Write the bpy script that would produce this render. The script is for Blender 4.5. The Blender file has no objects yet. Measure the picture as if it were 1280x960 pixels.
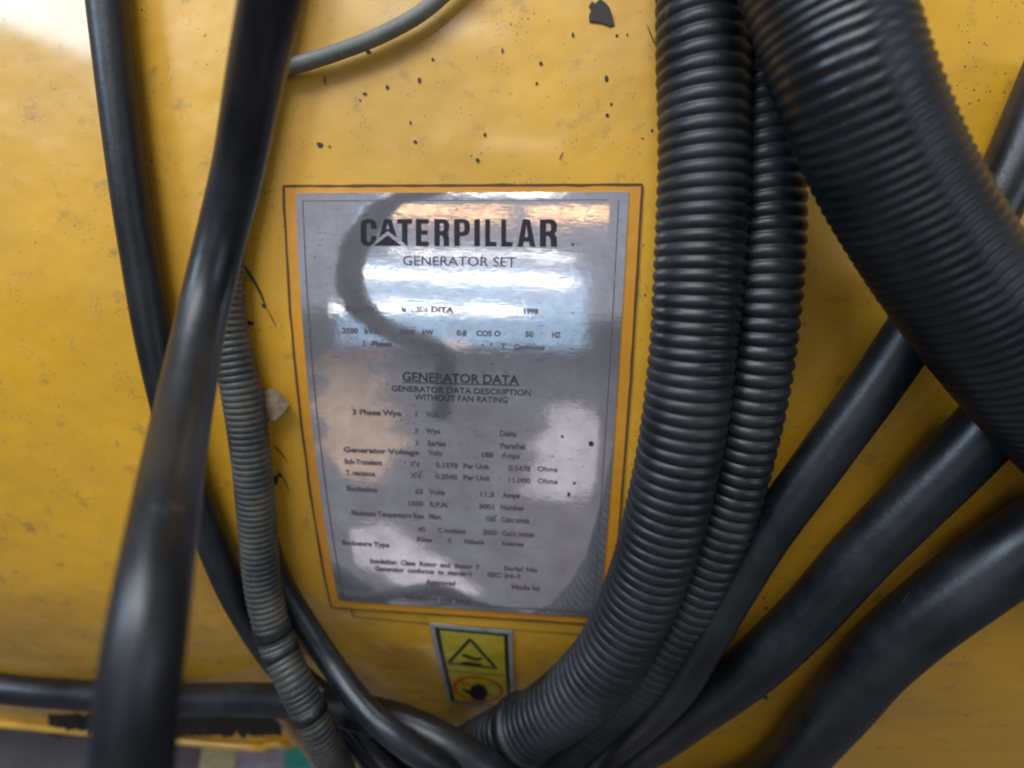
import bpy, bmesh, math, random
import numpy as np
from math import sin, cos, radians, degrees, pi, sqrt, atan2
from mathutils import Vector, Matrix, noise
from mathutils.geometry import tessellate_polygon
random.seed(7)

# ------------------------------------------------------------------ camera
CAM_H = 1.25
F = 740.0
AL, PS, RO = radians(15), radians(4.8), radians(1.1)
fw = np.array([-sin(PS)*cos(AL), cos(PS)*cos(AL), -sin(AL)])
_r0 = np.array([cos(PS), sin(PS), 0.]); _u0 = np.cross(_r0, fw)
rt = cos(RO)*_r0 + sin(RO)*_u0
up = cos(RO)*_u0 - sin(RO)*_r0
S = bpy.context.scene
cd = bpy.data.cameras.new('camera'); cam = bpy.data.objects.new('camera', cd)
S.collection.objects.link(cam)
cam.matrix_world = Matrix(((rt[0], up[0], -fw[0], 0), (rt[1], up[1], -fw[1], 0), (rt[2], up[2], -fw[2], CAM_H), (0, 0, 0, 1)))
cd.sensor_width = 36; cd.lens = 36*F/1280; cd.clip_start = .02; cd.clip_end = 100
cd.dof.use_dof = True; cd.dof.focus_distance = .515; cd.dof.aperture_fstop = 2.2
S.camera = cam
S.cycles.filter_width = 2.1

# ------------------------------------------------------------------ light
wd = bpy.data.worlds.new('World'); S.world = wd; wd.use_nodes = True
wb = wd.node_tree.nodes['Background']
wb.inputs[0].default_value = (.80, .83, .95, 1); wb.inputs[1].default_value = .275
S.view_settings.view_transform = 'Standard'; S.view_settings.look = 'None'
S.view_settings.exposure = .18; S.view_settings.gamma = 1

def area(name, loc, target, sx, sy, power, col):
    l = bpy.data.lights.new(name, 'AREA'); l.shape = 'RECTANGLE'; l.size = sx; l.size_y = sy
    l.energy = power; l.color = col
    o = bpy.data.objects.new(name, l); S.collection.objects.link(o); o.location = loc
    o.rotation_euler = (Vector(target)-Vector(loc)).to_track_quat('-Z', 'Y').to_euler()
    return o

# ------------------------------------------------------------------ curved housing face (profile in the YZ plane, extruded along X)
KN = [(-1.0, -8), (-.6, 2), (-.13, 9), (0, 15.5), (.1, 19.5), (.22, 24), (.28, 28), (.33, 35), (.40, 39), (.5, 39), (.8, 39)]
KT = [k[0] for k in KN]; KA = [k[1] for k in KN]
def phi(t): return np.radians(np.interp(t, KT, KA)) - AL
T = np.arange(-1.0, .951, .0025)
PY = np.zeros_like(T); PZ = np.zeros_like(T)
i0 = int(np.argmin(abs(T))); PY[i0] = .572*fw[1]; PZ[i0] = .572*fw[2]
for i in range(i0+1, len(T)):
    p = phi((T[i]+T[i-1])/2); PY[i] = PY[i-1]+.0025*sin(p); PZ[i] = PZ[i-1]-.0025*cos(p)
for i in range(i0-1, -1, -1):
    p = phi((T[i]+T[i+1])/2); PY[i] = PY[i+1]-.0025*sin(p); PZ[i] = PZ[i+1]+.0025*cos(p)
def surf(s, t, off=0.):
    y = float(np.interp(t, T, PY)); z = float(np.interp(t, T, PZ)); p = float(phi(t))
    return Vector((s, y-off*cos(p), z-off*sin(p)+CAM_H))
def ray(px, py): return fw + rt*(px-640)/F + up*(480-py)/F
def _hit(px, py, off=0.):
    d = ray(px, py)
    def dist(k):
        q = d*k; j = int(np.argmin((PY-q[1])**2+(PZ-q[2])**2)); p = float(phi(T[j]))
        return (q[1]-PY[j])*(-cos(p))+(q[2]-PZ[j])*(-sin(p)), j, p, q
    lo, hi = .1, None
    for k in np.arange(.1, 2.2, .02):
        if dist(k)[0] < off: hi = k; break
        lo = k
    if hi is None: raise ValueError((px, py))
    for _ in range(22):
        m = (lo+hi)/2
        if dist(m)[0] < off: hi = m
        else: lo = m
    D, j, p, q = dist(hi)
    t = T[j]+(q[1]-PY[j])*sin(p)-(q[2]-PZ[j])*cos(p)
    return q, float(t)
def st(px, py):
    q, t = _hit(px, py); return float(q[0]), t
def P(px, py, off):
    q, t = _hit(px, py, off); return Vector((q[0], q[1], q[2]+CAM_H))
def floor_pt(px, py, z=0.):
    d = ray(px, py); k = (z-CAM_H)/d[2]; return Vector((d[0]*k, d[1]*k, z))

# lamps of the hall behind the photographer
def mirror_dir(px, py):
    q, t = _hit(px, py); p = float(phi(t)); n = np.array([0, -cos(p), -sin(p)])
    d = ray(px, py); d = d/np.linalg.norm(d); r = d-2*d.dot(n)*n
    return Vector((q[0], q[1], q[2]+CAM_H)), Vector(r)
def lamp_at(name, x0, x1, y, h, dist, radiance, col):
    a, ra = mirror_dir(x0, y); b, rb = mirror_dir(x1, y)
    A = a+ra*dist; B = b+rb*dist; c = (A+B)/2; w = (B-A).length
    area(name, c, (0, .55, 1.2), w, h, radiance*w*h*pi, col)
lamp_at('sodium_tube_lamp', 497, 640, 261, .05, 4.5, 5, (1, .55, .2))
lamp_at('sodium_tube_lamp', 662, 800, 261, .05, 4.5, 5, (1, .55, .2))
lamp_at('tube_lamp', 490, 715, 318, .03, 4.6, 6, (.9, .95, 1))
lamp_at('tube_lamp', 440, 712, 348, .05, 4.7, 7, (1, .98, .95))
lamp_at('tube_lamp', 400, 652, 387, .03, 4.8, 8, (1, .97, .9))
lamp_at('tube_lamp', 480, 500, 183, .07, 4.6, 9, (1, .98, .92))
lamp_at('tube_lamp', 552, 690, 183, .09, 4.6, 9, (1, .98, .92))
lamp_at('tube_lamp', 430, 640, 20, .10, 4.2, 8, (1, .98, .92))
lamp_at('sodium_tube_lamp', 555, 594, 430, .022, 4.5, 2.6, (1, .5, .25))
lamp_at('daylight_opening', 425, 735, 381, 1.55, 5.6, .58, (.45, .74, 1))
area('hall_skylight', (-.9, -1.3, 4.3), (0, .6, 1.2), 2.4, 1.3, 122, (.93, .96, 1))
area('roof_window', (-2.4, -1.2, 3.0), (0, .6, 1.2), .7, .7, 42, (.62, .80, 1))
area('hall_window', (2.8, -1.8, 1.9), (0, .6, 1.1), 1.2, 1.2, 16, (.8, .9, 1))

# ------------------------------------------------------------------ materials
def mat(name):
    m = bpy.data.materials.new(name); m.use_nodes = True; nt = m.node_tree
    return m, nt, nt.nodes['Principled BSDF']
def nd(nt, typ, **kw):
    n = nt.nodes.new(typ)
    for k, v in kw.items():
        if isinstance(k, str) and hasattr(n, k): setattr(n, k, v)
    return n
def noise_node(nt, scale, detail=4, rough=.55, vec=None, sc=None):
    n = nt.nodes.new('ShaderNodeTexNoise'); n.inputs['Scale'].default_value = scale
    n.inputs['Detail'].default_value = detail; n.inputs['Roughness'].default_value = rough
    if vec is not None:
        if sc:
            mp = nt.nodes.new('ShaderNodeMapping'); mp.inputs['Scale'].default_value = sc
            nt.links.new(vec, mp.inputs['Vector']); vec = mp.outputs[0]
        nt.links.new(vec, n.inputs['Vector'])
    return n
def ramp(nt, src, p0, p1, c0=(0, 0, 0, 1), c1=(1, 1, 1, 1)):
    r = nt.nodes.new('ShaderNodeValToRGB'); e = r.color_ramp.elements
    e[0].position = p0; e[1].position = p1; e[0].color = c0; e[1].color = c1
    nt.links.new(src, r.inputs[0]); return r
def mix(nt, fac, a, b):
    m = nt.nodes.new('ShaderNodeMix'); m.data_type = 'RGBA'
    for sock, v in ((m.inputs['Factor'], fac), (m.inputs[6], a), (m.inputs[7], b)):
        if isinstance(v, (tuple, float, int)): sock.default_value = v
        else: nt.links.new(v, sock)
    return m.outputs[2]
def bump(nt, src, strength, dist, bs, prev=None):
    b = nt.nodes.new('ShaderNodeBump'); b.inputs['Strength'].default_value = strength; b.inputs['Distance'].default_value = dist
    nt.links.new(src, b.inputs['Height'])
    if prev is not None: nt.links.new(prev.outputs[0], b.inputs['Normal'])
    nt.links.new(b.outputs[0], bs.inputs['Normal']); return b

def paint_mat(name, col, dark, dirt=.5, specks=True, rough=.36):
    m, nt, bs = mat(name); L = nt.links
    tc = nt.nodes.new('ShaderNodeTexCoord'); g = nt.nodes.new('ShaderNodeNewGeometry'); pos = g.outputs['Position']
    n1 = noise_node(nt, 5, 5, .6, pos); n2 = noise_node(nt, 38, 6, .65, pos)
    r1 = ramp(nt, n1.outputs[0], .35, .72)
    c = mix(nt, r1.outputs[0], col, dark)
    r2 = ramp(nt, n2.outputs[0], .58, .80)
    mm = nt.nodes.new('ShaderNodeMath'); mm.operation = 'MULTIPLY'; mm.inputs[1].default_value = dirt; L.new(r2.outputs[0], mm.inputs[0])
    c = mix(nt, mm.outputs[0], c, (.12, .085, .04, 1))
    # grime film
    n5 = noise_node(nt, 2.4, 5, .6, pos); r5 = ramp(nt, n5.outputs[0], .48, .75)
    m5 = nt.nodes.new('ShaderNodeMath'); m5.operation = 'MULTIPLY'; m5.inputs[1].default_value = dirt*.7; L.new(r5.outputs[0], m5.inputs[0])
    c = mix(nt, m5.outputs[0], c, (.30, .20, .08, 1))
    if specks:
        for sc, hi, th in ((150, .16, .60), (60, .09, .64), (320, .22, .56)):
            v = nt.nodes.new('ShaderNodeTexVoronoi'); v.inputs['Scale'].default_value = sc; L.new(pos, v.inputs['Vector'])
            rv = ramp(nt, v.outputs['Distance'], hi*.6, hi, (1, 1, 1, 1), (0, 0, 0, 1))
            nm = noise_node(nt, sc*.12, 3, .6, pos); rn = ramp(nt, nm.outputs[0], th, th+.04)
            mu = nt.nodes.new('ShaderNodeMath'); mu.operation = 'MULTIPLY'; L.new(rv.outputs[0], mu.inputs[0]); L.new(rn.outputs[0], mu.inputs[1])
            c = mix(nt, mu.outputs[0], c, (.035, .03, .022, 1))
    L.new(c, bs.inputs['Base Color'])
    n3 = noise_node(nt, 9, 3, .5, pos); n4 = noise_node(nt, 500, 2, .5, pos)
    rr = ramp(nt, n2.outputs[0], .3, .8, (rough, rough, rough, 1), (rough+.22,)*3+(1,)); L.new(rr.outputs[0], bs.inputs['Roughness'])
    b = bump(nt, n3.outputs[0], .32, .02, bs); bump(nt, n4.outputs[0], .12, .0006, bs, b)
    bs.inputs['Coat Weight'].default_value = .45; bs.inputs['Coat Roughness'].default_value = .10; bs.inputs['Coat IOR'].default_value = 1.5
    return m
M_YEL = paint_mat('yellow_paint', (.69, .365, .017, 1), (.58, .305, .028, 1), dirt=.85)
M_ORG = paint_mat('orange_yellow_film', (.62, .27, .012, 1), (.52, .22, .015, 1), dirt=.35, specks=False, rough=.4)

def rubber_mat(name, col, rough, dust=.35, dustcol=(.16, .16, .155, 1), fine=300, groove=0.):
    m, nt, bs = mat(name); L = nt.links
    g = nt.nodes.new('ShaderNodeNewGeometry'); pos = g.outputs['Position']
    n1 = noise_node(nt, 14, 6, .65, pos); r1 = ramp(nt, n1.outputs[0], .42, .80)
    mu = nt.nodes.new('ShaderNodeMath'); mu.operation = 'MULTIPLY'; mu.inputs[1].default_value = dust; L.new(r1.outputs[0], mu.inputs[0])
    c = mix(nt, mu.outputs[0], col, dustcol)
    n2 = noise_node(nt, fine, 3, .6, pos); r2 = ramp(nt, n2.outputs[0], .62, .72)
    m2 = nt.nodes.new('ShaderNodeMath'); m2.operation = 'MULTIPLY'; m2.inputs[1].default_value = dust*.5; L.new(r2.outputs[0], m2.inputs[0])
    c = mix(nt, m2.outputs[0], c, dustcol)
    if groove:      # dust settled in the grooves, broken up by noise
        pr = ramp(nt, g.outputs['Pointiness'], .40, .49, (1, 1, 1, 1), (0, 0, 0, 1)); n6 = noise_node(nt, 9, 4, .6, pos); r6 = ramp(nt, n6.outputs[0], .40, .62)
        m6 = nt.nodes.new('ShaderNodeMath'); m6.operation = 'MULTIPLY'; L.new(pr.outputs[0], m6.inputs[0]); L.new(r6.outputs[0], m6.inputs[1])
        m7 = nt.nodes.new('ShaderNodeMath'); m7.operation = 'MULTIPLY'; m7.inputs[1].default_value = groove; L.new(m6.outputs[0], m7.inputs[0])
        c = mix(nt, m7.outputs[0], c, (.13, .12, .10, 1))
    # scuffs
    n7 = noise_node(nt, 70, 5, .75, pos, (.35, 1, .35)); r7 = ramp(nt, n7.outputs[0], .66, .74)
    m8 = nt.nodes.new('ShaderNodeMath'); m8.operation = 'MULTIPLY'; m8.inputs[1].default_value = .35; L.new(r7.outputs[0], m8.inputs[0])
    c = mix(nt, m8.outputs[0], c, tuple(min(1, x*2.2) for x in dustcol[:3])+(1,))
    L.new(c, bs.inputs['Base Color'])
    rr = ramp(nt, n1.outputs[0], .3, .8, (rough,)*3+(1,), (rough+.2,)*3+(1,)); L.new(rr.outputs[0], bs.inputs['Roughness'])
    b = bump(nt, n2.outputs[0], .12, .0008, bs); n3 = noise_node(nt, 45, 4, .6, pos); bump(nt, n3.outputs[0], .25, .002, bs, b)
    return m
M_CONDUIT = rubber_mat('corrugated_plastic', (.005, .006, .008, 1), .37, .5, (.05, .056, .06, 1), groove=.6)
M_GREYCON = rubber_mat('dusty_grey_plastic', (.026, .026, .025, 1), .42, .9, (.15, .135, .11, 1), groove=.7)
M_RUBBER = rubber_mat('black_rubber', (.004, .005, .007, 1), .31, .35, (.045, .048, .05, 1))
M_GCABLE = rubber_mat('grey_cable_sheath', (.12, .125, .11, 1), .55, .8, (.26, .26, .22, 1))
M_TAPE = rubber_mat('black_tape', (.004, .004, .004, 1), .45, .1)

def plate_mat():
    m, nt, bs = mat('bare_aluminium'); L = nt.links
    g = nt.nodes.new('ShaderNodeNewGeometry'); pos = g.outputs['Position']
    n1 = noise_node(nt, 30, 6, .7, pos); c = ramp(nt, n1.outputs[0], .3, .75, (.90, .89, .94, 1), (.62, .59, .61, 1))
    n2 = noise_node(nt, 180, 5, .7, pos, (.4, .4, 1.5)); r2 = ramp(nt, n2.outputs[0], .60, .80)
    cc = mix(nt, r2.outputs[0], c.outputs[0], (.20, .17, .15, 1))
    v = nt.nodes.new('ShaderNodeTexVoronoi'); v.inputs['Scale'].default_value = 110; L.new(pos, v.inputs['Vector'])
    rv = ramp(nt, v.outputs['Distance'], .07, .13, (1, 1, 1, 1), (0, 0, 0, 1))
    nm = noise_node(nt, 18, 3, .6, pos); rn = ramp(nt, nm.outputs[0], .58, .62)
    mu = nt.nodes.new('ShaderNodeMath'); mu.operation = 'MULTIPLY'; L.new(rv.outputs[0], mu.inputs[0]); L.new(rn.outputs[0], mu.inputs[1])
    cc = mix(nt, mu.outputs[0], cc, (.05, .04, .035, 1))
    L.new(cc, bs.inputs['Base Color'])
    bs.inputs['Metallic'].default_value = .85
    rr = ramp(nt, n1.outputs[0], .25, .8, (.045,)*3+(1,), (.13,)*3+(1,)); L.new(rr.outputs[0], bs.inputs['Roughness'])
    n3 = noise_node(nt, 95, 3, .5, pos, (.75, 1, 1)); b = bump(nt, n3.outputs[0], .10, .0008, bs)
    n4 = noise_node(nt, 12, 2, .5, pos); b2 = bump(nt, n4.outputs[0], .06, .006, bs, b)
    n5 = noise_node(nt, 700, 2, .5, pos, (.08, 1, 1)); bump(nt, n5.outputs[0], .07, .0003, bs, b2)
    return m
M_PLATE = plate_mat()
def flat_mat(name, col, rough=.5, var=.25, scale=120, metallic=0.):
    m, nt, bs = mat(name); g = nt.nodes.new('ShaderNodeNewGeometry')
    n = noise_node(nt, scale, 5, .65, g.outputs['Position'])
    r = ramp(nt, n.outputs[0], .35, .75, col, tuple(x*(1-var) for x in col[:3])+(1,))
    nt.links.new(r.outputs[0], bs.inputs['Base Color']); bs.inputs['Roughness'].default_value = rough; bs.inputs['Metallic'].default_value = metallic
    bump(nt, n.outputs[0], .15, .0005, bs)
    return m
def worn_ink(name, col, th0, th1):
    m, nt, bs = mat(name); L = nt.links; g = nt.nodes.new('ShaderNodeNewGeometry'); pos = g.outputs['Position']
    n = noise_node(nt, 60, 5, .7, pos)
    r = ramp(nt, n.outputs[0], th0, th1, col, (.36, .35, .36, 1)); L.new(r.outputs[0], bs.inputs['Base Color'])
    bs.inputs['Metallic'].default_value = .2; bs.inputs['Roughness'].default_value = .4
    return m
M_INK = worn_ink('black_ink', (.016, .012, .020, 1), .70, .95)
M_INK2 = worn_ink('worn_black_ink', (.05, .042, .055, 1), .60, .82)
M_INK3 = worn_ink('faded_print', (.12, .10, .11, 1), .58, .78)
M_SEAM = flat_mat('dirt_line', (.10, .05, .015, 1), .8)
M_CHIP = flat_mat('bared_black_primer', (.030, .022, .014, 1), .7, .4, 300)
M_SILVER = flat_mat('grey_sticker_edge', (.33, .33, .30, 1), .45, .4)
M_GREEN = flat_mat('dark_green_print', (.012, .026, .014, 1), .4)
M_SYEL = flat_mat('yellow_sticker_film', (.52, .40, .025, 1), .35, .35, 60)
M_RED = flat_mat('red_print', (.50, .035, .012, 1), .4)
M_CRUST = flat_mat('oily_dirt', (.022, .018, .012, 1), .75, .5, 400)
M_TAN = flat_mat('tan_dirt_covered_steel', (.38, .26, .13, 1), .7, .45, 90)

# ------------------------------------------------------------------ building helpers
def empty(name, loc):
    o = bpy.data.objects.new(name, None); S.collection.objects.link(o); o.location = loc; o.empty_display_size = .05; return o
def obj(name, verts, faces, m, parent=None, origin=None, smooth=False, stlist=None):
    if origin is None: origin = Vector((0, 0, 0))
    base = parent_loc(parent)
    me = bpy.data.meshes.new(name)
    o_w = base if parent is not None else Vector(origin)
    me.from_pydata([tuple(Vector(v)-o_w) for v in verts], [], faces); me.update()
    if smooth: me.polygons.foreach_set('use_smooth', [True]*len(me.polygons))
    me.materials.append(m)
    o = bpy.data.objects.new(name, me); S.collection.objects.link(o)
    if parent is not None: o.parent = parent
    else: o.location = o_w
    return o
def parent_loc(p):
    v = Vector((0, 0, 0))
    while p is not None: v = v+Vector(p.location); p = p.parent
    return v
def tag(o, label=None, cat=None, group=None, kind=None):
    if label: o['label'] = label
    if cat: o['category'] = cat
    if group: o['group'] = group
    if kind: o['kind'] = kind
    return o
def smooth_by_angle(o, a=40):
    me = o.data; me.polygons.foreach_set('use_smooth', [True]*len(me.polygons))
    bm = bmesh.new(); bm.from_mesh(me)
    for e in bm.edges:
        if len(e.link_faces) == 2 and e.calc_face_angle(0) > radians(a): e.smooth = False
    bm.to_mesh(me); bm.free()

def slab(name, s0, s1, t0, t1, off, thick, ns, nt_, m, parent, hfun=None, quad=None):
    """thin sheet lying on the housing face; quad = four (s,t) corners TL TR BR BL"""
    vs, fs = [], []
    for j in range(nt_+1):
        for i in range(ns+1):
            u, v = i/ns, j/nt_
            if quad:
                a = [quad[0][k]*(1-u)+quad[1][k]*u for k in (0, 1)]; b = [quad[3][k]*(1-u)+quad[2][k]*u for k in (0, 1)]
                s, t = a[0]*(1-v)+b[0]*v, a[1]*(1-v)+b[1]*v
            else: s, t = s0+(s1-s0)*u, t0+(t1-t0)*v
            vs.append(surf(s, t, off+(hfun(u, v) if hfun else 0)))
    N = len(vs); W = ns+1
    for j in range(nt_):
        for i in range(ns):
            a = j*W+i; fs.append((a, a+W, a+W+1, a+1))
    ring = [i for i in range(W)]+[j*W+ns for j in range(1, nt_+1)]+[nt_*W+i for i in range(ns-1, -1, -1)]+[j*W for j in range(nt_-1, 0, -1)]
    low = []
    for k in ring:
        u, v = (k % W)/ns, (k//W)/nt_
        if quad:
            a = [quad[0][q]*(1-u)+quad[1][q]*u for q in (0, 1)]; b = [quad[3][q]*(1-u)+quad[2][q]*u for q in (0, 1)]
            s, t = a[0]*(1-v)+b[0]*v, a[1]*(1-v)+b[1]*v
        else: s, t = s0+(s1-s0)*u, t0+(t1-t0)*v
        low.append(len(vs)); vs.append(surf(s, t, off-thick))
    R = len(ring)
    for k in range(R): fs.append((ring[k], ring[(k+1) % R], low[(k+1) % R], low[k]))
    return obj(name, vs, fs, m, parent, smooth=False)

def poly_st(loops, off, thick=0.0):
    """filled polygon (outer + holes) in (s,t) mapped on the housing face"""
    flat = [p for l in loops for p in l]
    tris = tessellate_polygon([[Vector((p[0], p[1], 0)) for p in l] for l in loops])
    vs = [surf(p[0], p[1], off) for p in flat]; fs = []
    for t in tris:
        a, b, c = [flat[k] for k in t]
        cr = (b[0]-a[0])*(c[1]-a[1])-(b[1]-a[1])*(c[0]-a[0])
        fs.append(t if cr < 0 else (t[0], t[2], t[1]))
    if thick:
        k = 0; n0 = len(vs)
        vs += [surf(p[0], p[1], off-thick) for p in flat]
        for l in loops:
            n = len(l)
            for i in range(n): a, b = k+i, k+(i+1) % n; fs.append((a, b, b+n0, a+n0))
            k += n
    return vs, fs
def px_loops(loops): return [[st(*p) for p in l] for l in loops]
class MB:
    def __init__(s): s.v = []; s.f = []
    def add(s, vf):
        n = len(s.v); s.v += list(vf[0]); s.f += [tuple(i+n for i in f) for f in vf[1]]
    def build(s, name, m, parent, **k): return obj(name, s.v, s.f, m, parent, **k)
def stroke(pts, w, off, thick=.0, n=6, closed=False):
    """flat ribbon following px points on the face, width w metres"""
    q = [st(*p) for p in pts]
    if closed: q.append(q[0])
    dense = []
    for a, b in zip(q[:-1], q[1:]):
        for i in range(n): dense.append((a[0]+(b[0]-a[0])*i/n, a[1]+(b[1]-a[1])*i/n))
    dense.append(q[-1]); L_, R_ = [], []
    for i, p in enumerate(dense):
        a = dense[max(0, i-1)]; b = dense[min(len(dense)-1, i+1)]
        if closed and i in (0, len(dense)-1): a = dense[-2]; b = dense[1]
        dx, dy = b[0]-a[0], b[1]-a[1]; l = sqrt(dx*dx+dy*dy) or 1
        ww = w if not callable(w) else w(i/(len(dense)-1))
        L_.append((p[0]-dy/l*ww/2, p[1]+dx/l*ww/2)); R_.append((p[0]+dy/l*ww/2, p[1]-dx/l*ww/2))
    vs = [surf(a[0], a[1], off) for a in L_]+[surf(a[0], a[1], off) for a in R_]; n0 = len(L_); fs = []
    for i in range(n0-1): fs.append((i, i+1, n0+i+1, n0+i))
    return vs, fs

def catmull(pts, step):
    P_ = [pts[0]*2-pts[1]]+pts+[pts[-1]*2-pts[-2]]; out = []
    for i in range(1, len(P_)-2):
        a, b, c, d = P_[i-1:i+3]
        for k in range(40):
            t = k/40
            out.append(.5*((2*b)+(c-a)*t+(2*a-5*b+4*c-d)*t*t+(-a+3*b-3*c+d)*t**3))
    out.append(P_[-2])
    ac = [0]
    for a, b in zip(out[:-1], out[1:]): ac.append(ac[-1]+(b-a).length)
    n = max(2, int(ac[-1]/step)); res = []; A = np.array([tuple(o) for o in out]); ac = np.array(ac)
    ts = np.linspace(0, ac[-1], n+1)
    return [Vector([float(np.interp(t, ac, A[:, k])) for k in range(3)]) for t in ts], ts
def tube(name, pts, r, m, parent=None, step=.006, seg=28, rfun=None, wob=0., caps=True, twist=0.):
    c, ts = catmull(pts, step); vs, fs = [], []
    tan = [(c[min(i+1, len(c)-1)]-c[max(i-1, 0)]).normalized() for i in range(len(c))]
    nrm = Vector((0, -1, 0)); nrm = (nrm-nrm.dot(tan[0])*tan[0]).normalized()
    for i, p in enumerate(c):
        nrm = (nrm-nrm.dot(tan[i])*tan[i]).normalized(); b = tan[i].cross(nrm)
        for k in range(seg):
            a = 2*pi*k/seg
            rr = r if rfun is None else rfun(ts[i], a)
            if wob: rr *= 1+wob*noise.noise(Vector((ts[i]*14, cos(a)*.6, sin(a)*.6+r*90)))
            vs.append(p+(nrm*cos(a)+b*sin(a))*rr)
    for i in range(len(c)-1):
        for k in range(seg):
            a = i*seg+k; d = i*seg+(k+1) % seg; fs.append((a, a+seg, d+seg, d))
    if caps: fs.append(tuple(range(seg))); fs.append(tuple(range(len(vs)-1, len(vs)-seg-1, -1)))
    return obj(name, vs, fs, m, parent, origin=c[0], smooth=True), c, tan
def corr(R, pitch, depth, tilt=0., ph=0., sharp=.45):
    def f(t, a):
        x = (t+tilt*cos(a+ph)+.0035*noise.noise(Vector((t*9, R*50, .3))))/pitch
        w = abs(sin(pi*x))**sharp
        return (R-depth*(1-w))*(1+.03*noise.noise(Vector((t*14, cos(a)*.8, sin(a)*.8+R*40))))
    return f

# ------------------------------------------------------------------ setting: the floor under and in front of the set
def floor_mat():
    m, nt, bs = mat('worn_grey_concrete'); g = nt.nodes.new('ShaderNodeNewGeometry'); pos = g.outputs['Position']
    n1 = noise_node(nt, 8, 7, .65, pos); c = ramp(nt, n1.outputs[0], .3, .7, (.15, .135, .135, 1), (.08, .07, .07, 1))
    n2 = noise_node(nt, 120, 5, .7, pos); r = ramp(nt, n2.outputs[0], .56, .68)
    cc = mix(nt, r.outputs[0], c.outputs[0], (.06, .055, .05, 1)); nt.links.new(cc, bs.inputs['Base Color'])
    bs.inputs['Roughness'].default_value = .75; bump(nt, n2.outputs[0], .4, .003, bs); return m
M_FLOOR = floor_mat()
fl = obj('floor', [(-22, -22, 0), (22, -22, 0), (22, 9, 0), (-22, 9, 0)], [(0, 1, 2, 3)], M_FLOOR); fl['kind'] = 'structure'
def floor_patch(name, pts, m, z):
    q = [floor_pt(*p, z=z) for p in pts]
    o = obj(name, q, [tuple(range(len(q)))], m, fl); return o
def seen_floor(px, py):      # floor point that the nameplate mirrors at this pixel
    a, r = mirror_dir(px, py); k = a.z/-r.z; return a+r*min(k, 14)
M_PALE = flat_mat('pale_reflected_paint', (.62, .56, .55, 1), .6, .45, 7)
M_TANF = flat_mat('tan_reflected_paint', (.50, .33, .20, 1), .6, .35, 5)
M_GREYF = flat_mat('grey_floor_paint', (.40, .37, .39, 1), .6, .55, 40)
for nm, mm_, pts, z in (('pale_reflected_patch', M_PALE, [(684, 500), (738, 512), (800, 530), (800, 600), (720, 625), (650, 620), (672, 560)], .004),  # unseen floor patches, added for their reflections in the nameplate and lower panel
                    ('pale_reflected_patch', M_PALE, [(430, 668), (470, 652), (520, 668), (572, 706), (600, 740), (520, 735), (440, 705)], .004),
                    ('pale_reflected_patch', M_PALE, [(430, 768), (530, 776), (650, 785), (665, 835), (560, 838), (465, 830)], .006),  # added to give the panel below the nameplate a pale glare
                    ('tan_reflected_patch', M_TANF, [(350, 436), (462, 436), (486, 500), (500, 560), (470, 600), (400, 590), (340, 560)], .004)):
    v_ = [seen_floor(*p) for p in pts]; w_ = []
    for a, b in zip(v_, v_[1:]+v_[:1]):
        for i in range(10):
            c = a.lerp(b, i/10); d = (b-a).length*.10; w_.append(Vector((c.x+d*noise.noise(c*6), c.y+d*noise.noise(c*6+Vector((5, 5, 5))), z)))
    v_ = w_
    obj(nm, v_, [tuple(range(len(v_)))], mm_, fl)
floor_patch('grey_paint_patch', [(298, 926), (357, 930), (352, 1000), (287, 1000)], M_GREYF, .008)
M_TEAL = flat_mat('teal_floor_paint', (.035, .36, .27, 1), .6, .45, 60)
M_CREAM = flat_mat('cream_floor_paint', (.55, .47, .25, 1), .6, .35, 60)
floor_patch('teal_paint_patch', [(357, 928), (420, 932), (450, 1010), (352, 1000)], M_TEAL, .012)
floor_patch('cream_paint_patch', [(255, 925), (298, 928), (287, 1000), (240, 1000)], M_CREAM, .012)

# ------------------------------------------------------------------ generator housing
HB = Vector((0, .75, 0))
house = tag(empty('generator_housing', HB), 'dirty yellow curved steel generator housing behind all the hoses, carrying nameplate and warning sticker', 'generator housing')
sL, tL = st(300, 931)
corner = [(-1.7, tL), (st(366, 931)[0]-.01, tL), (st(372, 934)[0], st(372, 934)[1]), (st(385, 948)[0], st(385, 948)[1]), (st(400, 975)[0], st(400, 975)[1]), (st(410, 990)[0]+.02, .93), (1.7, .93)]
cs = [c[0] for c in corner]; ct = [c[1] for c in corner]
vs, fs = [], []
NS, NT = 260, 150
for j in range(NT+1):
    for i in range(NS+1):
        s = -1.7+3.4*i/NS; tm = float(np.interp(s, cs, ct)); t = -1.0+(tm+1.0)*j/NT
        vs.append(surf(s, t, .0012*noise.noise(Vector((s*5, t*6, 3.1)))-.0008))
for j in range(NT):
    for i in range(NS):
        a = j*(NS+1)+i; fs.append((a, a+NS+1, a+NS+2, a+1))
shell = obj('shell_panel', vs, fs, M_YEL, house, smooth=True)
so = shell.modifiers.new('thickness', 'SOLIDIFY'); so.thickness = .003; so.offset = -1

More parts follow.
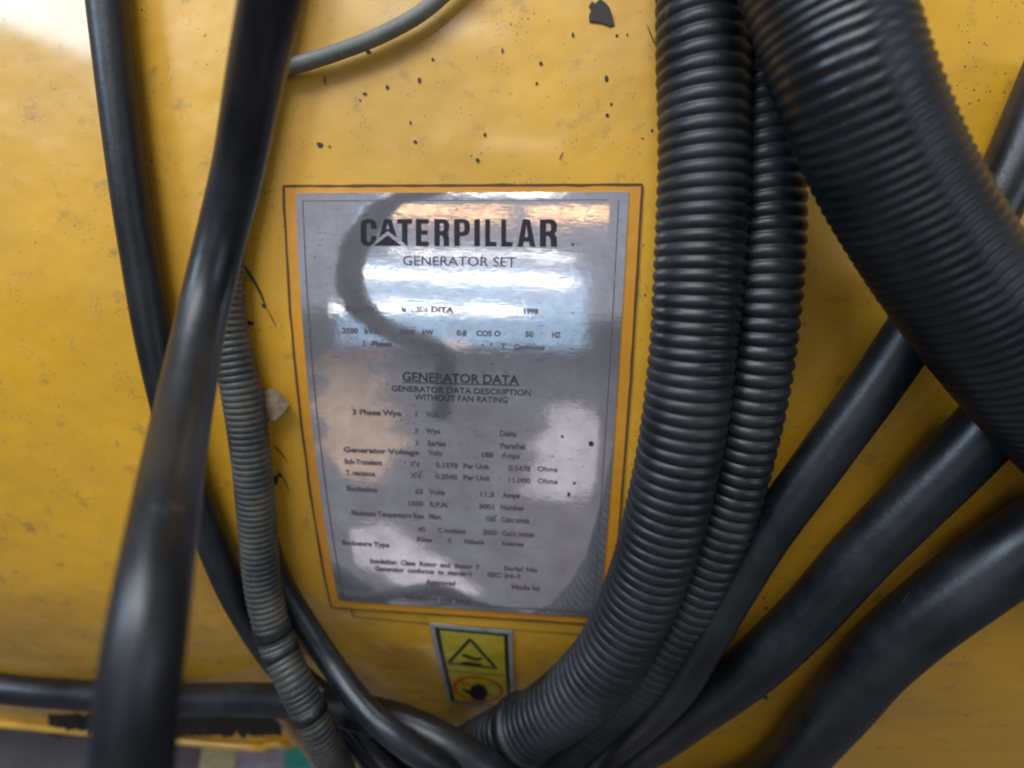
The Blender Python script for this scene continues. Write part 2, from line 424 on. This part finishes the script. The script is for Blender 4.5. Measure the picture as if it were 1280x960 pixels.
# lower lip, rolled corner edge and the oily crust lying along it
lip, _, _ = tube('rolled_lip', [surf(-1.6, tL-.006, .004), surf(-1.0, tL-.006, .004), surf(sL, tL-.006, .004), P(335, 929, .004), P(360, 931, .002)], .0065, M_YEL, house, step=.02, seg=14)
tube('rolled_edge', [P(338, 880, .003), P(350, 894, .006), P(364, 911, .007), P(380, 931, .006), P(398, 958, .006), P(425, 1005, .004)], .0075, M_TAN, house, step=.01, seg=14, wob=.1)
vs, fs = [], []
N1, N2 = 420, 30
for i in range(N1+1):
    for j in range(N2+1):
        px = 60+(352-60)*i/N1
        yt = 893+5*noise.noise(Vector((px*.11, 0, 0))); yb = 920+8*noise.noise(Vector((px*.13, 5, 0)))
        u = j/N2; e = (1-(2*u-1)**4); ex = min(1, i/8, (N1-i)/8)
        s, t = st(px, yt+(yb-yt)*u)
        h = e*ex*(.004+.006*noise.noise(Vector((s*70, t*70, 0)))+.004*noise.noise(Vector((s*220, t*220, 7))))-.001*(1-e)
        vs.append(surf(s, t, max(h, -.0005)))
for i in range(N1):
    for j in range(N2): a = i*(N2+1)+j; fs.append((a, a+1, a+N2+2, a+N2+1))
cr = obj('oily_dirt_crust', vs, fs, M_CRUST, house, smooth=True)

# paint chips and scratches
def blob(px, py, rx, ry, seed, n=14, jag=.35):
    r = random.Random(seed)
    return [[st(px+rx*cos(2*pi*k/n)*(1-jag*r.random()), py+ry*sin(2*pi*k/n)*(1-jag*r.random())) for k in range(n)]]
chips = [(727, 0, 0, 0), (758, 98, 5, 7), (764, 130, 2.2, 2.4), (759, 144, 2.6, 2.6), (716, 43, 3, 2.6), (676, 79, 3.2, 3.4), (671, 104, 1.8, 2), (484, 109, 4, 3),
         (524, 100, 3, 3), (456, 117, 3, 2.6), (628, 63, 2.6, 3.4), (606, 168, 2.6, 2.4), (400, 181, 4.5, 3), (412, 183, 2.2, 2.4), (519, 177, 3, 2.5), (597, 200, 2.6, 2.6), (513, 153, 2.2, 2.2),
         (450, 125, 1.8, 1.8), (771, 44, 2, 1.6), (784, 43, 1.6, 1.6), (815, 163, 2, 2), (803, 173, 1.8, 1.4), (460, 64, 6, 2), (350, 594, 3.2, 3), (345, 600, 3, 6), (806, 368, 2, 1.6), (958, 760, 2.4, 1.4), (957, 872, 3.2, 2.4), (945, 745, 1.6, 1.2), (955, 748, 1.4, 1), (541, 74, 2, 2), (563, 887, 2, 1.5)]
k = 0
for (px, py, rx, ry) in chips[1:]:
    mb = MB(); mb.add(poly_st(blob(px, py, rx*(.78+.2*(k%3-1)), ry*(.78+.18*(k%4-1)), k, 18, .3), .0006, .0012)); mb.build('paint_chip', M_CHIP, house); k += 1
mb = MB(); mb.add(poly_st(px_loops([[(740, 2), (744, 5), (750, -1), (757, 4), (762, 10), (766, 22), (768, 31), (762, 33), (756, 30), (747, 28), (737, 27), (736, 20), (739, 12), (736, 8)]]), .0008, .0014))
mb.build('paint_chip', M_CHIP, house)
for pts, w in (([(301, 324), (309, 337), (317, 349), (324, 362), (329, 374), (333, 384)], .0022), ([(333, 384), (327, 380)], .003), ([(297, 397), (306, 402), (318, 405)], .006), ([(333, 384), (340, 397), (346, 409)], .0008),
               ([(406, 94), (407, 107)], .0012), ([(342, 555), (352, 566), (360, 578)], .0014), ([(808, 30), (817, 52), (822, 60)], .0009), ([(699, 200), (704, 190)], .001), ([(346, 586), (356, 600), (362, 614)], .0012)):
    mb = MB(); mb.add(stroke(pts, (lambda f, w=w: w*(.25+1.5*f*(1-f)*2)), .0006)); mb.build('scratch', M_CHIP, house)

# backing film round the nameplate, dirt in its outline
quad_b = [st(352, 239), st(800, 234), st(768, 776), st(447, 760)]
quad_b = [(-.2650, -.180), (.0655, -.1855), (.0670, .286), (-.2560, .2905)]
slab('backing_film', 0, 0, 0, 0, .0010, .0008, 40, 60, M_ORG, house, quad=quad_b)
mb = MB()
def st_stroke(q, w, off, n=12):
    dense = []
    for a, b in zip(q[:-1], q[1:]):
        for i in range(n): dense.append((a[0]+(b[0]-a[0])*i/n, a[1]+(b[1]-a[1])*i/n))
    dense.append(q[-1]); vs = []; n0 = len(dense)
    for sgn in (1, -1):
        for i, p in enumerate(dense):
            a = dense[max(0, i-1)]; b = dense[min(n0-1, i+1)]; dx, dy = b[0]-a[0], b[1]-a[1]; l = sqrt(dx*dx+dy*dy) or 1
            ww = w*(1+.8*noise.noise(Vector((p[0]*60, p[1]*60, sgn))))
            vs.append(surf(p[0]-sgn*dy/l*ww/2, p[1]+sgn*dx/l*ww/2, off))
    return vs, [(i, i+1, n0+i+1, n0+i) for i in range(n0-1)]
for a in range(4):
    mb.add(st_stroke([quad_b[a], quad_b[(a+1) % 4]], .0022, .0013+.0001*a, 24))
qb2 = [(-.2330, .2905), (-.2325, .3050), (-.140, .3075), (.06, .3060)]
mb.add(st_stroke(qb2, .0014, .0008, 10))
mb.build('dirt_outline', M_SEAM, house)

# ------------------------------------------------------------------ nameplate
quad_p = [(-.2532, -.1735), (.0540, -.1790), (.0548, .2740), (-.2452, .2770)]
def ph(u, v):
    # curled rim: the outer strips bend towards the housing
    d = 0.
    du = u*.30; dr = (1-u)*.30
    if du < .026: d -= .0011*((.026-du)/.026)**1.3
    if dr < .018: d -= .0010*((.018-dr)/.018)**1.3
    dv = v*.45; db = (1-v)*.45
    if dv < .008: d -= .0003*((.008-dv)/.008)
    if db < .012: d -= .0006*((.012-db)/.012)
    d += .00045*noise.noise(Vector((u*3.2, v*3.5, 1.7)))
    return d
plate = slab('nameplate', 0, 0, 0, 0, .0032, .0018, 120, 160, M_PLATE, house, hfun=ph, quad=quad_p)
smooth_by_angle(plate, 35)
def qp(s, t):   # plate thickness under a point
    u = (s+.2532)/.3072; v = (t+.1735)/.45
    return .0032+ph(min(max(u, 0), 1), min(max(v, 0), 1))
def on_plate(vf2, off=.00025):
    flat, fs = vf2
    return [surf(p[0], p[1], qp(p[0], p[1])+off) for p in flat], fs
def fill(loops):
    flat = [p for l in loops for p in l]
    tris = tessellate_polygon([[Vector((p[0], p[1], 0)) for p in l] for l in loops]); fs = []
    for t in tris:
        a, b, c = [flat[k] for k in t]; crs = (b[0]-a[0])*(c[1]-a[1])-(b[1]-a[1])*(c[0]-a[0])
        if abs(crs) < 1e-14: continue
        fs.append(tuple(t) if crs < 0 else (t[0], t[2], t[1]))
    return flat, fs
LET = {
 'C': [[(1, .64), (1, .82), (.87, .95), (.62, 1), (.38, 1), (.13, .95), (0, .82), (0, .18), (.13, .05), (.38, 0), (.55, 0), (.72, .05), (.98, .20), (1, .36), (.66, .36), (.66, .22), (.58, .15), (.44, .15), (.36, .22), (.36, .78), (.44, .85), (.58, .85), (.66, .78), (.66, .64)]],
 'T': [[(.31, .16), (.69, 0), (.69, .83), (1, .83), (1, 1), (0, 1), (0, .83), (.31, .83)]],
 'E': [[(0, 0), (1, 0), (1, .17), (.42, .17), (.42, .42), (.92, .42), (.92, .58), (.42, .58), (.42, .83), (1, .83), (1, 1), (0, 1)]],
 'R': [[(0, 0), (.36, 0), (.36, .40), (.5, .40), (.61, .31), (.64, 0), (1, 0), (.98, .34), (.84, .48), (.97, .58), (1, .82), (.88, .95), (.68, 1), (0, 1)], [(.36, .56), (.55, .56), (.64, .62), (.64, .80), (.55, .85), (.36, .85)]],
 'P': [[(0, 0), (.36, 0), (.36, .38), (.68, .38), (.90, .44), (1, .58), (1, .82), (.90, .95), (.68, 1), (0, 1)], [(.36, .53), (.56, .53), (.65, .60), (.65, .80), (.56, .86), (.36, .86)]],
 'I': [[(0, 0), (1, 0), (1, 1), (0, 1)]],
 'L': [[(0, 0), (1, 0), (1, .17), (.44, .17), (.44, 1), (0, 1)]],
 'A': [[(0, 0), (.31, 0), (.36, .19), (.64, .19), (.69, 0), (1, 0), (.70, 1), (.30, 1)], [(.40, .35), (.60, .35), (.5, .80)]],
}
lt = MB()
for ch, x0, x1 in (('C', 452.5, 472), ('T', 498, 516.5), ('E', 521, 537), ('R', 544, 562.5), ('P', 568.5, 588), ('I', 593.5, 600.5), ('L', 607, 621), ('L', 627, 641), ('A', 647, 669.5), ('R', 675, 696.5)):
    loops = []
    for l in LET[ch]:
        ll = []
        for (u, v) in l:
            px = x0+(x1-x0)*u; f = (px-452)/244
            y1 = 307.5+1.4*f; y0 = 274.2+.6*f
            ll.append(st(px, y1+(y0-y1)*v))
        loops.append(ll)
    lt.add(on_plate(fill(loops)))
lt.add(on_plate(fill(px_loops([[(481.5, 274.5), (490.5, 274.6), (497.5, 297.5), (486, 289), (475.5, 297.5)], [(486, 279), (483.8, 286.8), (488.2, 286.8)]]))))
lt.add(on_plate(fill(px_loops([[(468.5, 307.6), (486, 294.6), (503.5, 307.8)]]))))
lt.build('main_lettering', M_INK, plate)

def text_polys(txt, bold=0.):
    cu = bpy.data.curves.new('t', 'FONT'); cu.body = txt; cu.size = 1; cu.offset = bold; cu.resolution_u = 3
    o = bpy.data.objects.new('t', cu); S.collection.objects.link(o)
    dg = bpy.context.evaluated_depsgraph_get(); me = bpy.data.meshes.new_from_object(o.evaluated_get(dg))
    v = [(a.co.x, a.co.y) for a in me.vertices]; f = [tuple(p.vertices) for p in me.polygons]
    bpy.data.objects.remove(o); bpy.data.meshes.remove(me); bpy.data.curves.remove(cu)
    return v, f
def text_px(mb, txt, x0, x1, ybase, cap, slope=None, bold=.01, off=.00022):
    """text from pixel x0 to x1, cap height in px, baseline at x0"""
    v, f = text_polys(txt, bold)
    if not v: return
    w0 = min(a[0] for a in v); w1 = max(a[0] for a in v)
    if slope is None: slope = .012*(ybase-250)/100+.004
    a = st(x0, ybase); b = st(x1, ybase+slope*(x1-x0)); c = st(x0, ybase-cap)
    ch = a[1]-c[1]
    fl = [(a[0]+(b[0]-a[0])*(p[0]-w0)/(w1-w0), a[1]+(b[1]-a[1])*(p[0]-w0)/(w1-w0)-p[1]/.70*ch) for p in v]
    fs = []
    for q in f:
        p0, p1, p2 = fl[q[0]], fl[q[1]], fl[q[2]]
        cr = (p1[0]-p0[0])*(p2[1]-p0[1])-(p1[1]-p0[1])*(p2[0]-p0[0])
        fs.append(q if cr < 0 else tuple(reversed(q)))
    mb.add(on_plate((fl, fs), off))
hb = MB()
text_px(hb, 'GENERATOR SET', 505, 645, 331.5, 11.5, bold=.004)
hb.build('subtitle_lettering', M_INK2, plate)
hb = MB()
text_px(hb, 'GENERATOR DATA', 504, 649, 475, 11, bold=.022)
text_px(hb, 'GENERATOR DATA DESCRIPTION', 490.5, 664, 487.8, 7.2, bold=.018)
text_px(hb, 'WITHOUT FAN RATING', 519.5, 634.5, 498.5, 7.2, bold=.018)
hb.add(on_plate(fill([[st(504, 476.2), st(649.5, 480.2), st(649.5, 481.3), st(504, 477.3)]])))
hb.build('heading_lettering', M_INK2, plate)
fp = MB()
rows = [
 (388, 6.5, [('Engine No', 434, 470), ('Model', 503, 509), ('3516', 522, 536), ('DITA', 540, 568), ('1998', 655, 673)]),
 (416, 6.5, [('2500', 429, 449), ('kVA', 457, 476), ('2000', 500, 519.5), ('kW', 529, 543), ('0.8', 571.5, 584), ('COS O', 596, 626), ('50', 656.5, 667), ('HZ', 690, 701)]),
 (431, 6, [('3', 455, 458), ('Phase', 466, 491), ('X', 627, 632), ('Continuous', 643, 681)]),
 (516.5, 6.5, [('3 Phase Wye', 442, 503), ('X', 519, 524), ('Volt', 533, 550), ('*', 560, 565)]),
 (537, 6.5, [('X', 519, 524), ('Wye', 533, 551), ('Delta', 625, 646)]),
 (552, 6.5, [('X', 520, 525), ('Series', 535, 558), ('Parallel', 626, 656.5)]),
 (563.5, 6.2, [('Generator Voltage', 431, 525), ('Volts', 536, 554), ('188', 603, 617), ('Amps', 627, 650)]),
 (578, 6, [('Sub-Transient', 432, 479), ('X"d', 513, 525), ('0.1578', 545.5, 573), ('Per Unit', 580, 612)]),
 (592, 6, [('T. reactance', 434, 470), ('X\'d', 514, 527), ('0.2040', 545, 572.5), ('Per Unit', 580, 613)]),
 (611.5, 6, [('Excitation', 435, 473), ('63', 520, 529.5), ('Volts', 537, 557), ('11.3', 601, 618), ('Amps', 628, 650)]),
 (626.5, 6, [('1500', 512, 530), ('R.P.M.', 538, 562), ('3001', 599, 618), ('Number', 626, 656)]),
 (641.5, 6.2, [('Maximum Temperature Rise', 441, 531), ('Max.', 537, 553), ('105', 608, 620), ('Cubic m/min', 627, 662)]),
 (658, 6, [('40', 523, 533), ('C Ambient', 548, 583), ('3000', 604, 622), ('Cubic m/min', 628, 668)]),
 (670, 5.5, [('Rise', 522, 541), ('K', 561, 566), ('Altitude', 580, 606), ('Metres', 628, 655)]),
 (679, 5.5, [('Enclosure Type', 429, 488)]),
 (700, 5.5, [('Insulation  Class  Rotor  and  Stator  F', 464, 600), ('Serial No', 630, 672)]),
 (709, 5.5, [('Generator  conforms  to  standard', 470, 590), ('IEC 34-1', 610, 650)]),
 (722, 5.5, [('Approved', 533, 570), ('Made by', 640, 676)]),
 (742, 5.5, [('Manufactured under licence', 508, 590)]),
]
for y, cap, items in rows:
    for txt, x0, x1 in items: text_px(fp, txt, x0, x1, y+.012*(y-250)/100*(x0-440), cap, bold=.045)
    if y in (578, 592):
        d = 8 if y == 578 else 9
        text_px(fp, '0.5478' if y == 578 else '11.000', 636, 663.5, y+d, 6, bold=.03); text_px(fp, 'Ohms', 672, 697, y+d+1, 6, bold=.03)

fpo = fp.build('fine_print', M_INK3, plate); fpo['kind'] = 'stuff'
# engraved frame line just inside the rim
fr = MB(); q = [(-.2462, -.1665), (.0455, -.1718), (.0463, .2660), (-.2385, .2690)]
for a in range(4):
    p0, p1 = q[a], q[(a+1) % 4]; n = 30
    pts = [(p0[0]+(p1[0]-p0[0])*i/n, p0[1]+(p1[1]-p0[1])*i/n) for i in range(n+1)]
    hw = .00045; dx, dy = p1[0]-p0[0], p1[1]-p0[1]; l = sqrt(dx*dx+dy*dy); nx, ny = -dy/l*hw, dx/l*hw
    flat = [(x+nx, y+ny) for x, y in pts]+[(x-nx, y-ny) for x, y in pts]
    fr.add(on_plate((flat, [(i, i+1, n+2+i, n+1+i) for i in range(n)]), .0002+.00003*a))
fr.build('frame_line', M_INK3, plate)
for px, py, rx, ry, sd in ((738.5, 553, 4.2, 4, 3), (718, 602, 2.2, 2, 4), (711, 616, 2.6, 3, 5), (716, 306, 2.2, 2, 6), (703, 544, 2, 2, 8)):
    mb = MB(); lo = blob(px, py, rx, ry, sd, 12)
    mb.add(on_plate(fill(lo), .0004)); mb.build('dirt_spot', M_CHIP, plate)

# ------------------------------------------------------------------ warning sticker
q = [(-.1405, .3060), (-.0432, .3085), (-.0432, .5040), (-.1350, .5030)]
def sub(u, v):
    a = [q[0][k]*(1-u)+q[1][k]*u for k in (0, 1)]; b = [q[3][k]*(1-u)+q[2][k]*u for k in (0, 1)]
    return (a[0]*(1-v)+b[0]*v, a[1]*(1-v)+b[1]*v)
stk = slab('warning_sticker', 0, 0, 0, 0, .0014, .0012, 10, 20, M_SILVER, house, quad=q)
def box_uv(u0, u1, v0, v1): return [sub(u0, v0), sub(u1, v0), sub(u1, v1), sub(u0, v1)]
slab('printed_frame', 0, 0, 0, 0, .0016, .0001, 10, 20, M_GREEN, stk, quad=box_uv(.055, .945, .03, .975))
slab('yellow_field', 0, 0, 0, 0, .0018, .0001, 10, 12, M_SYEL, stk, quad=box_uv(.115, .895, .055, .515))
slab('yellow_field', 0, 0, 0, 0, .0018, .0001, 10, 12, M_SYEL, stk, quad=box_uv(.115, .895, .530, .955))
def pxl(*pts): return [st(*p) for p in pts]
mb = MB(); mb.add(stroke([(588, 797), (620.5, 833.2), (560.5, 826.8)], .0046, .0020, n=12, closed=True)); mb.build('warning_triangle', M_GREEN, stk)
mb = MB(); mb.add(poly_st([pxl((577, 816), (581, 815), (588, 818), (596, 820.5), (603, 819.5), (603, 822.5), (596, 824), (587, 822), (578, 818.5))], .0020))
mb.add(poly_st([pxl((576, 826), (582, 824.8), (592, 826), (602, 828), (603, 830.5), (590, 830), (575, 828.5))], .0020)); mb.build('hazard_symbol', M_GREEN, stk)
mb = MB()
cx, cy = sub(.49, .745); R0, R1 = .0335, .0292; n = 40
ring = [(cx+R0*cos(2*pi*i/n), cy+R0*1.08*sin(2*pi*i/n)) for i in range(n)]; ring2 = [(cx+R1*cos(2*pi*i/n), cy+R1*1.08*sin(2*pi*i/n)) for i in range(n)]
vv = [surf(a, b, .0021) for a, b in ring+ring2]; mb.add((vv, [(i, i+n, (i+1) % n+n, (i+1) % n) for i in range(n)]))
a = radians(40); d = (cos(a), -sin(a)*-1); w = .0018
mb.add(st_stroke([(cx-R1*cos(a), cy-R1*sin(a)), (cx+R1*cos(a), cy+R1*sin(a))], .0032, .0022, 14))
mb.build('prohibition_ring', M_RED, stk)
hand = [(.577, .858)]
mb = MB(); mb.add(poly_st([pxl((577, 858.5), (583, 859.5), (588, 860.5), (589, 856), (592, 853), (595, 855), (596, 852), (600, 852.5), (601, 855), (604, 853.5), (606, 857), (609, 860), (609, 868), (605, 873), (597, 873), (591, 870), (586, 865), (580, 862))], .0024)); mb.build('hand_symbol', M_INK, stk)

# ------------------------------------------------------------------ hoses and cables
def path(pts): return [P(*p) for p in pts]
RA = .0372
o, cA, tA = tube('corrugated_conduit', path([(885, -330, .045), (881, -160, .045), (879, 0, .043), (880, 130, .043), (878, 270, .043), (869, 400, .045), (856, 520, .048), (833, 640, .050), (798, 750, .052), (748, 840, .056), (672, 902, .060), (585, 945, .060), (470, 1010, .05)]),
    RA, M_CONDUIT, step=.0011, seg=64, rfun=corr(RA, .0105, .0027, 0, 0, .7))
tag(o, 'thickest dark grey corrugated conduit, right of the nameplate, bending left at the bottom', 'conduit')
RB = .0285
o, cB, tB = tube('corrugated_conduit', path([(915, -330, .034), (925, -150, .034), (938, 0, .034), (955, 120, .034), (962, 240, .036), (959, 350, .040), (948, 460, .040), (925, 580, .036), (893, 680, .034), (855, 770, .032), (800, 850, .032), (720, 930, .03), (640, 1000, .03)]),
    RB, M_CONDUIT, step=.0011, seg=56, rfun=corr(RB, .0112, .0036, 0, 0, .6))
tag(o, 'thinner black corrugated conduit partly hidden behind the right side of the thickest conduit', 'conduit')
RC = .046
def ccor(t, a):
    return RC*(1+.018*sin((t*2*pi+a*.0030)/.0075+3*a))
o, _, _ = tube('corrugated_conduit', path([(930, -260, .12), (990, -110, .12), (1036, 20, .12), (1070, 120, .12), (1125, 240, .11), (1215, 380, .10), (1320, 510, .09), (1450, 640, .08), (1600, 780, .07)]),
    RC, M_RUBBER, step=.0016, seg=48, rfun=ccor)
tag(o, 'blurred black spiral hose nearest the camera crossing the top right corner', 'hose')

def smooth_cable(pts, r, m, label, step=.008, seg=28, wob=.03, cat='cable', name='rubber_cable'):
    o, c, t = tube(name, path(pts), r, m, step=step, seg=seg, wob=wob); tag(o, label, cat); return o, c, t
smooth_cable([(1330, 60, .03), (1240, 260, .03), (1130, 430, .03), (1038, 560, .032), (968, 655, .034), (920, 730, .038), (880, 800, .042), (838, 868, .045), (770, 930, .045), (690, 990, .04), (560, 1060, .04)],
    .0215, M_RUBBER, 'glossy black rubber cable entering at mid right and running down beside the corrugated pair')
smooth_cable([(1340, 420, .03), (1200, 570, .03), (1080, 690, .03), (1000, 778, .032), (940, 834, .034), (880, 880, .036), (800, 935, .04), (700, 990, .04), (580, 1050, .04)],
    .0268, M_RUBBER, 'matt black cable at lower right with yellow panel showing on both sides of it')
smooth_cable([(1400, 600, .036), (1220, 722, .036), (1110, 810, .036), (1038, 892, .036), (975, 964, .036), (905, 1002, .036), (800, 1020, .036), (650, 1050, .036)],
    .033, M_RUBBER, 'fat black cable cutting off the bottom right corner')
smooth_cable([(945, 380, .012), (938, 480, .012), (925, 580, .013), (915, 670, .015), (888, 745, .018), (850, 820, .02), (790, 890, .022), (700, 955, .024), (600, 1010, .02)],
    .0125, M_RUBBER, 'black cable in the dark gap between the corrugated pair and the glossy cable')
smooth_cable([(395, -260, .26), (366, -120, .24), (340, 0, .215), (317, 110, .175), (298, 210, .145), (276, 300, .135), (252, 400, .155), (228, 520, .215), (205, 650, .290), (182, 800, .340), (165, 960, .36), (150, 1200, .38)],
    .0168, M_RUBBER, 'smooth thick black hose slanting down the upper left side of the nameplate', cat='hose', name='rubber_hose')
smooth_cable([(640, -110, .014), (590, -45, .013), (535, 10, .012), (480, 42, .012), (425, 64, .012), (375, 80, .012), (338, 89, .012), (305, 115, .012), (288, 180, .011), (266, 290, .010), (240, 420, .010), (215, 560, .010), (190, 760, .010), (175, 1000, .01)],
    .0068, M_GCABLE, 'thin dirty grey cable curving from the top edge behind the upper left hose', wob=.05)
RI = .0192
o, cI, tI = tube('corrugated_conduit', path([(375, -200, .020), (352, -60, .020), (322, 90, .020), (296, 220, .020), (279, 310, .020), (283, 400, .020), (302, 490, .022), (315, 580, .024), (322, 660, .028), (328, 730, .038), (345, 800, .056), (372, 860, .082), (404, 925, .105), (442, 1000, .115), (490, 1080, .115)]),
    RI, M_GREYCON, step=.0008, seg=36, rfun=corr(RI, .0064, .0017, 0, 0, .6))
tag(o, 'narrow dusty grey corrugated conduit running down the left side of the nameplate', 'conduit')
def wrap(c, t, i0_, i1_, r, name, m, parent):
    vs, fs = [], []; seg = 32; idx = range(i0_, i1_, 6)
    base = c[0]
    nr = Vector((0, -1, 0))
    for i in idx:
        n = (nr-nr.dot(t[i])*t[i]).normalized(); b = t[i].cross(n)
        for k in range(seg):
            a = 2*pi*k/seg; vs.append(c[i]+(n*cos(a)+b*sin(a))*r*(1+.02*noise.noise(Vector((i*.05, cos(a)*2, sin(a)*2)))))
    N = len(list(idx))
    for i in range(N-1):
        for k in range(seg): a = i*seg+k; d = i*seg+(k+1) % seg; fs.append((a, a+seg, d+seg, d))
    fs.append(tuple(range(seg))); fs.append(tuple(range(len(vs)-1, len(vs)-seg-1, -1)))
    return obj(name, vs, fs, m, parent, smooth=True)
def near(c, px, py):
    best = None
    for i, p in enumerate(c):
        d = np.array([p.x, p.y, p.z-CAM_H]); z = d.dot(fw); x = 640+F*d.dot(rt)/z; y = 480-F*d.dot(up)/z
        e = (x-px)**2+(y-py)**2
        if best is None or e < best[0]: best = (e, i)
    return best[1]
i1 = near(cI, 340, 783); wrap(cI, tI, i1-5, i1+14, RI+.0008, 'tape_band', M_TAPE, o)
i1 = near(cI, 350, 812); wrap(cI, tI, i1-3, i1+12, RI+.0006, 'tape_band', M_TAPE, o)
i1 = near(cI, 386, 885); wrap(cI, tI, i1-3, i1+12, RI+.0006, 'tape_band', M_TAPE, o)

smooth_cable([(120, -200, .02), (130, -40, .02), (150, 140, .02), (172, 300, .02), (198, 450, .02), (230, 580, .02), (262, 670, .022), (300, 755, .024), (345, 825, .030), (395, 880, .045), (450, 935, .06), (520, 1000, .06), (600, 1080, .06)],
    .0165, M_RUBBER, 'glossy black cable emerging at the left edge and passing behind the narrow grey conduit')
smooth_cable([(322, 640, .010), (345, 715, .015), (378, 775, .026), (412, 826, .048), (452, 880, .085), (500, 925, .115), (560, 965, .125), (640, 1020, .13)],
    .0135, M_RUBBER, 'black cable hugging the right side of the narrow grey conduit')
smooth_cable([(-80, 850, .016), (60, 866, .016), (200, 874, .023), (290, 874, .032), (370, 877, .044), (440, 889, .062), (505, 906, .080), (565, 936, .100), (625, 975, .115), (700, 1030, .12), (800, 1100, .12)],
    .0205, M_RUBBER, 'horizontal black cable along the bottom of the housing, reaching in from the left')
smooth_cable([(338, 790, .015), (372, 838, .02), (420, 880, .05), (470, 935, .075), (520, 990, .08), (580, 1060, .08)],
    .012, M_RUBBER, 'slim black cable lying between the narrow grey conduit and the horizontal cable')
smooth_cable([(425, 872, .05), (470, 900, .06), (520, 935, .08), (580, 972, .09), (650, 1010, .09), (740, 1060, .09)],
    .018, M_RUBBER, 'short visible run of black cable on top of the bundle at bottom centre')

# cable tie round the conduit at the bottom of the bend
iA = near(cA, 655, 912)
ct_ = tag(wrap(cA, tA, iA-6, iA+7, RA+.0045, 'strap', M_TAPE, None), 'black cable tie strapped round the thickest conduit at the bottom of its bend', 'cable tie')
ct_.name = 'cable_tie'
c0 = cA[iA]
# torn tan scrap stuck behind the narrow conduit
sc = []
pl = [(326, 490), (339, 485), (350, 491), (361, 504), (357, 513), (344, 526), (334, 525), (326, 510)]
top = [P(x, y, .010+.004*((i % 3)/2)) for i, (x, y) in enumerate(pl)]; bot = [P(x, y, .002) for x, y in pl]
n = len(pl); vs = top+bot+[P(344, 506, .014)]
fs = [(i, 2*n, (i+1) % n) for i in range(n)]+[(i, (i+1) % n, n+(i+1) % n, n+i) for i in range(n)]+[tuple(range(n, 2*n))]
o = obj('broken_bracket', vs, fs, flat_mat('tan_scrap', (.34, .25, .16, 1), .7, .5, 150), origin=vs[-1]); tag(o, 'small tan broken scrap lodged between the narrow grey conduit and the nameplate', 'scrap')
bm = bmesh.new(); bm.from_mesh(o.data); bmesh.ops.recalc_face_normals(bm, faces=bm.faces); bmesh.ops.bevel(bm, geom=bm.edges[:], offset=.0008, segments=1); bm.to_mesh(o.data); bm.free()
for ob in list(S.objects):
    if ob.type == 'MESH' and ob.name.startswith(('paint_chip', 'corrugated', 'rubber_')):
        bm = bmesh.new(); bm.from_mesh(ob.data); bmesh.ops.recalc_face_normals(bm, faces=bm.faces); bm.to_mesh(ob.data); bm.free()
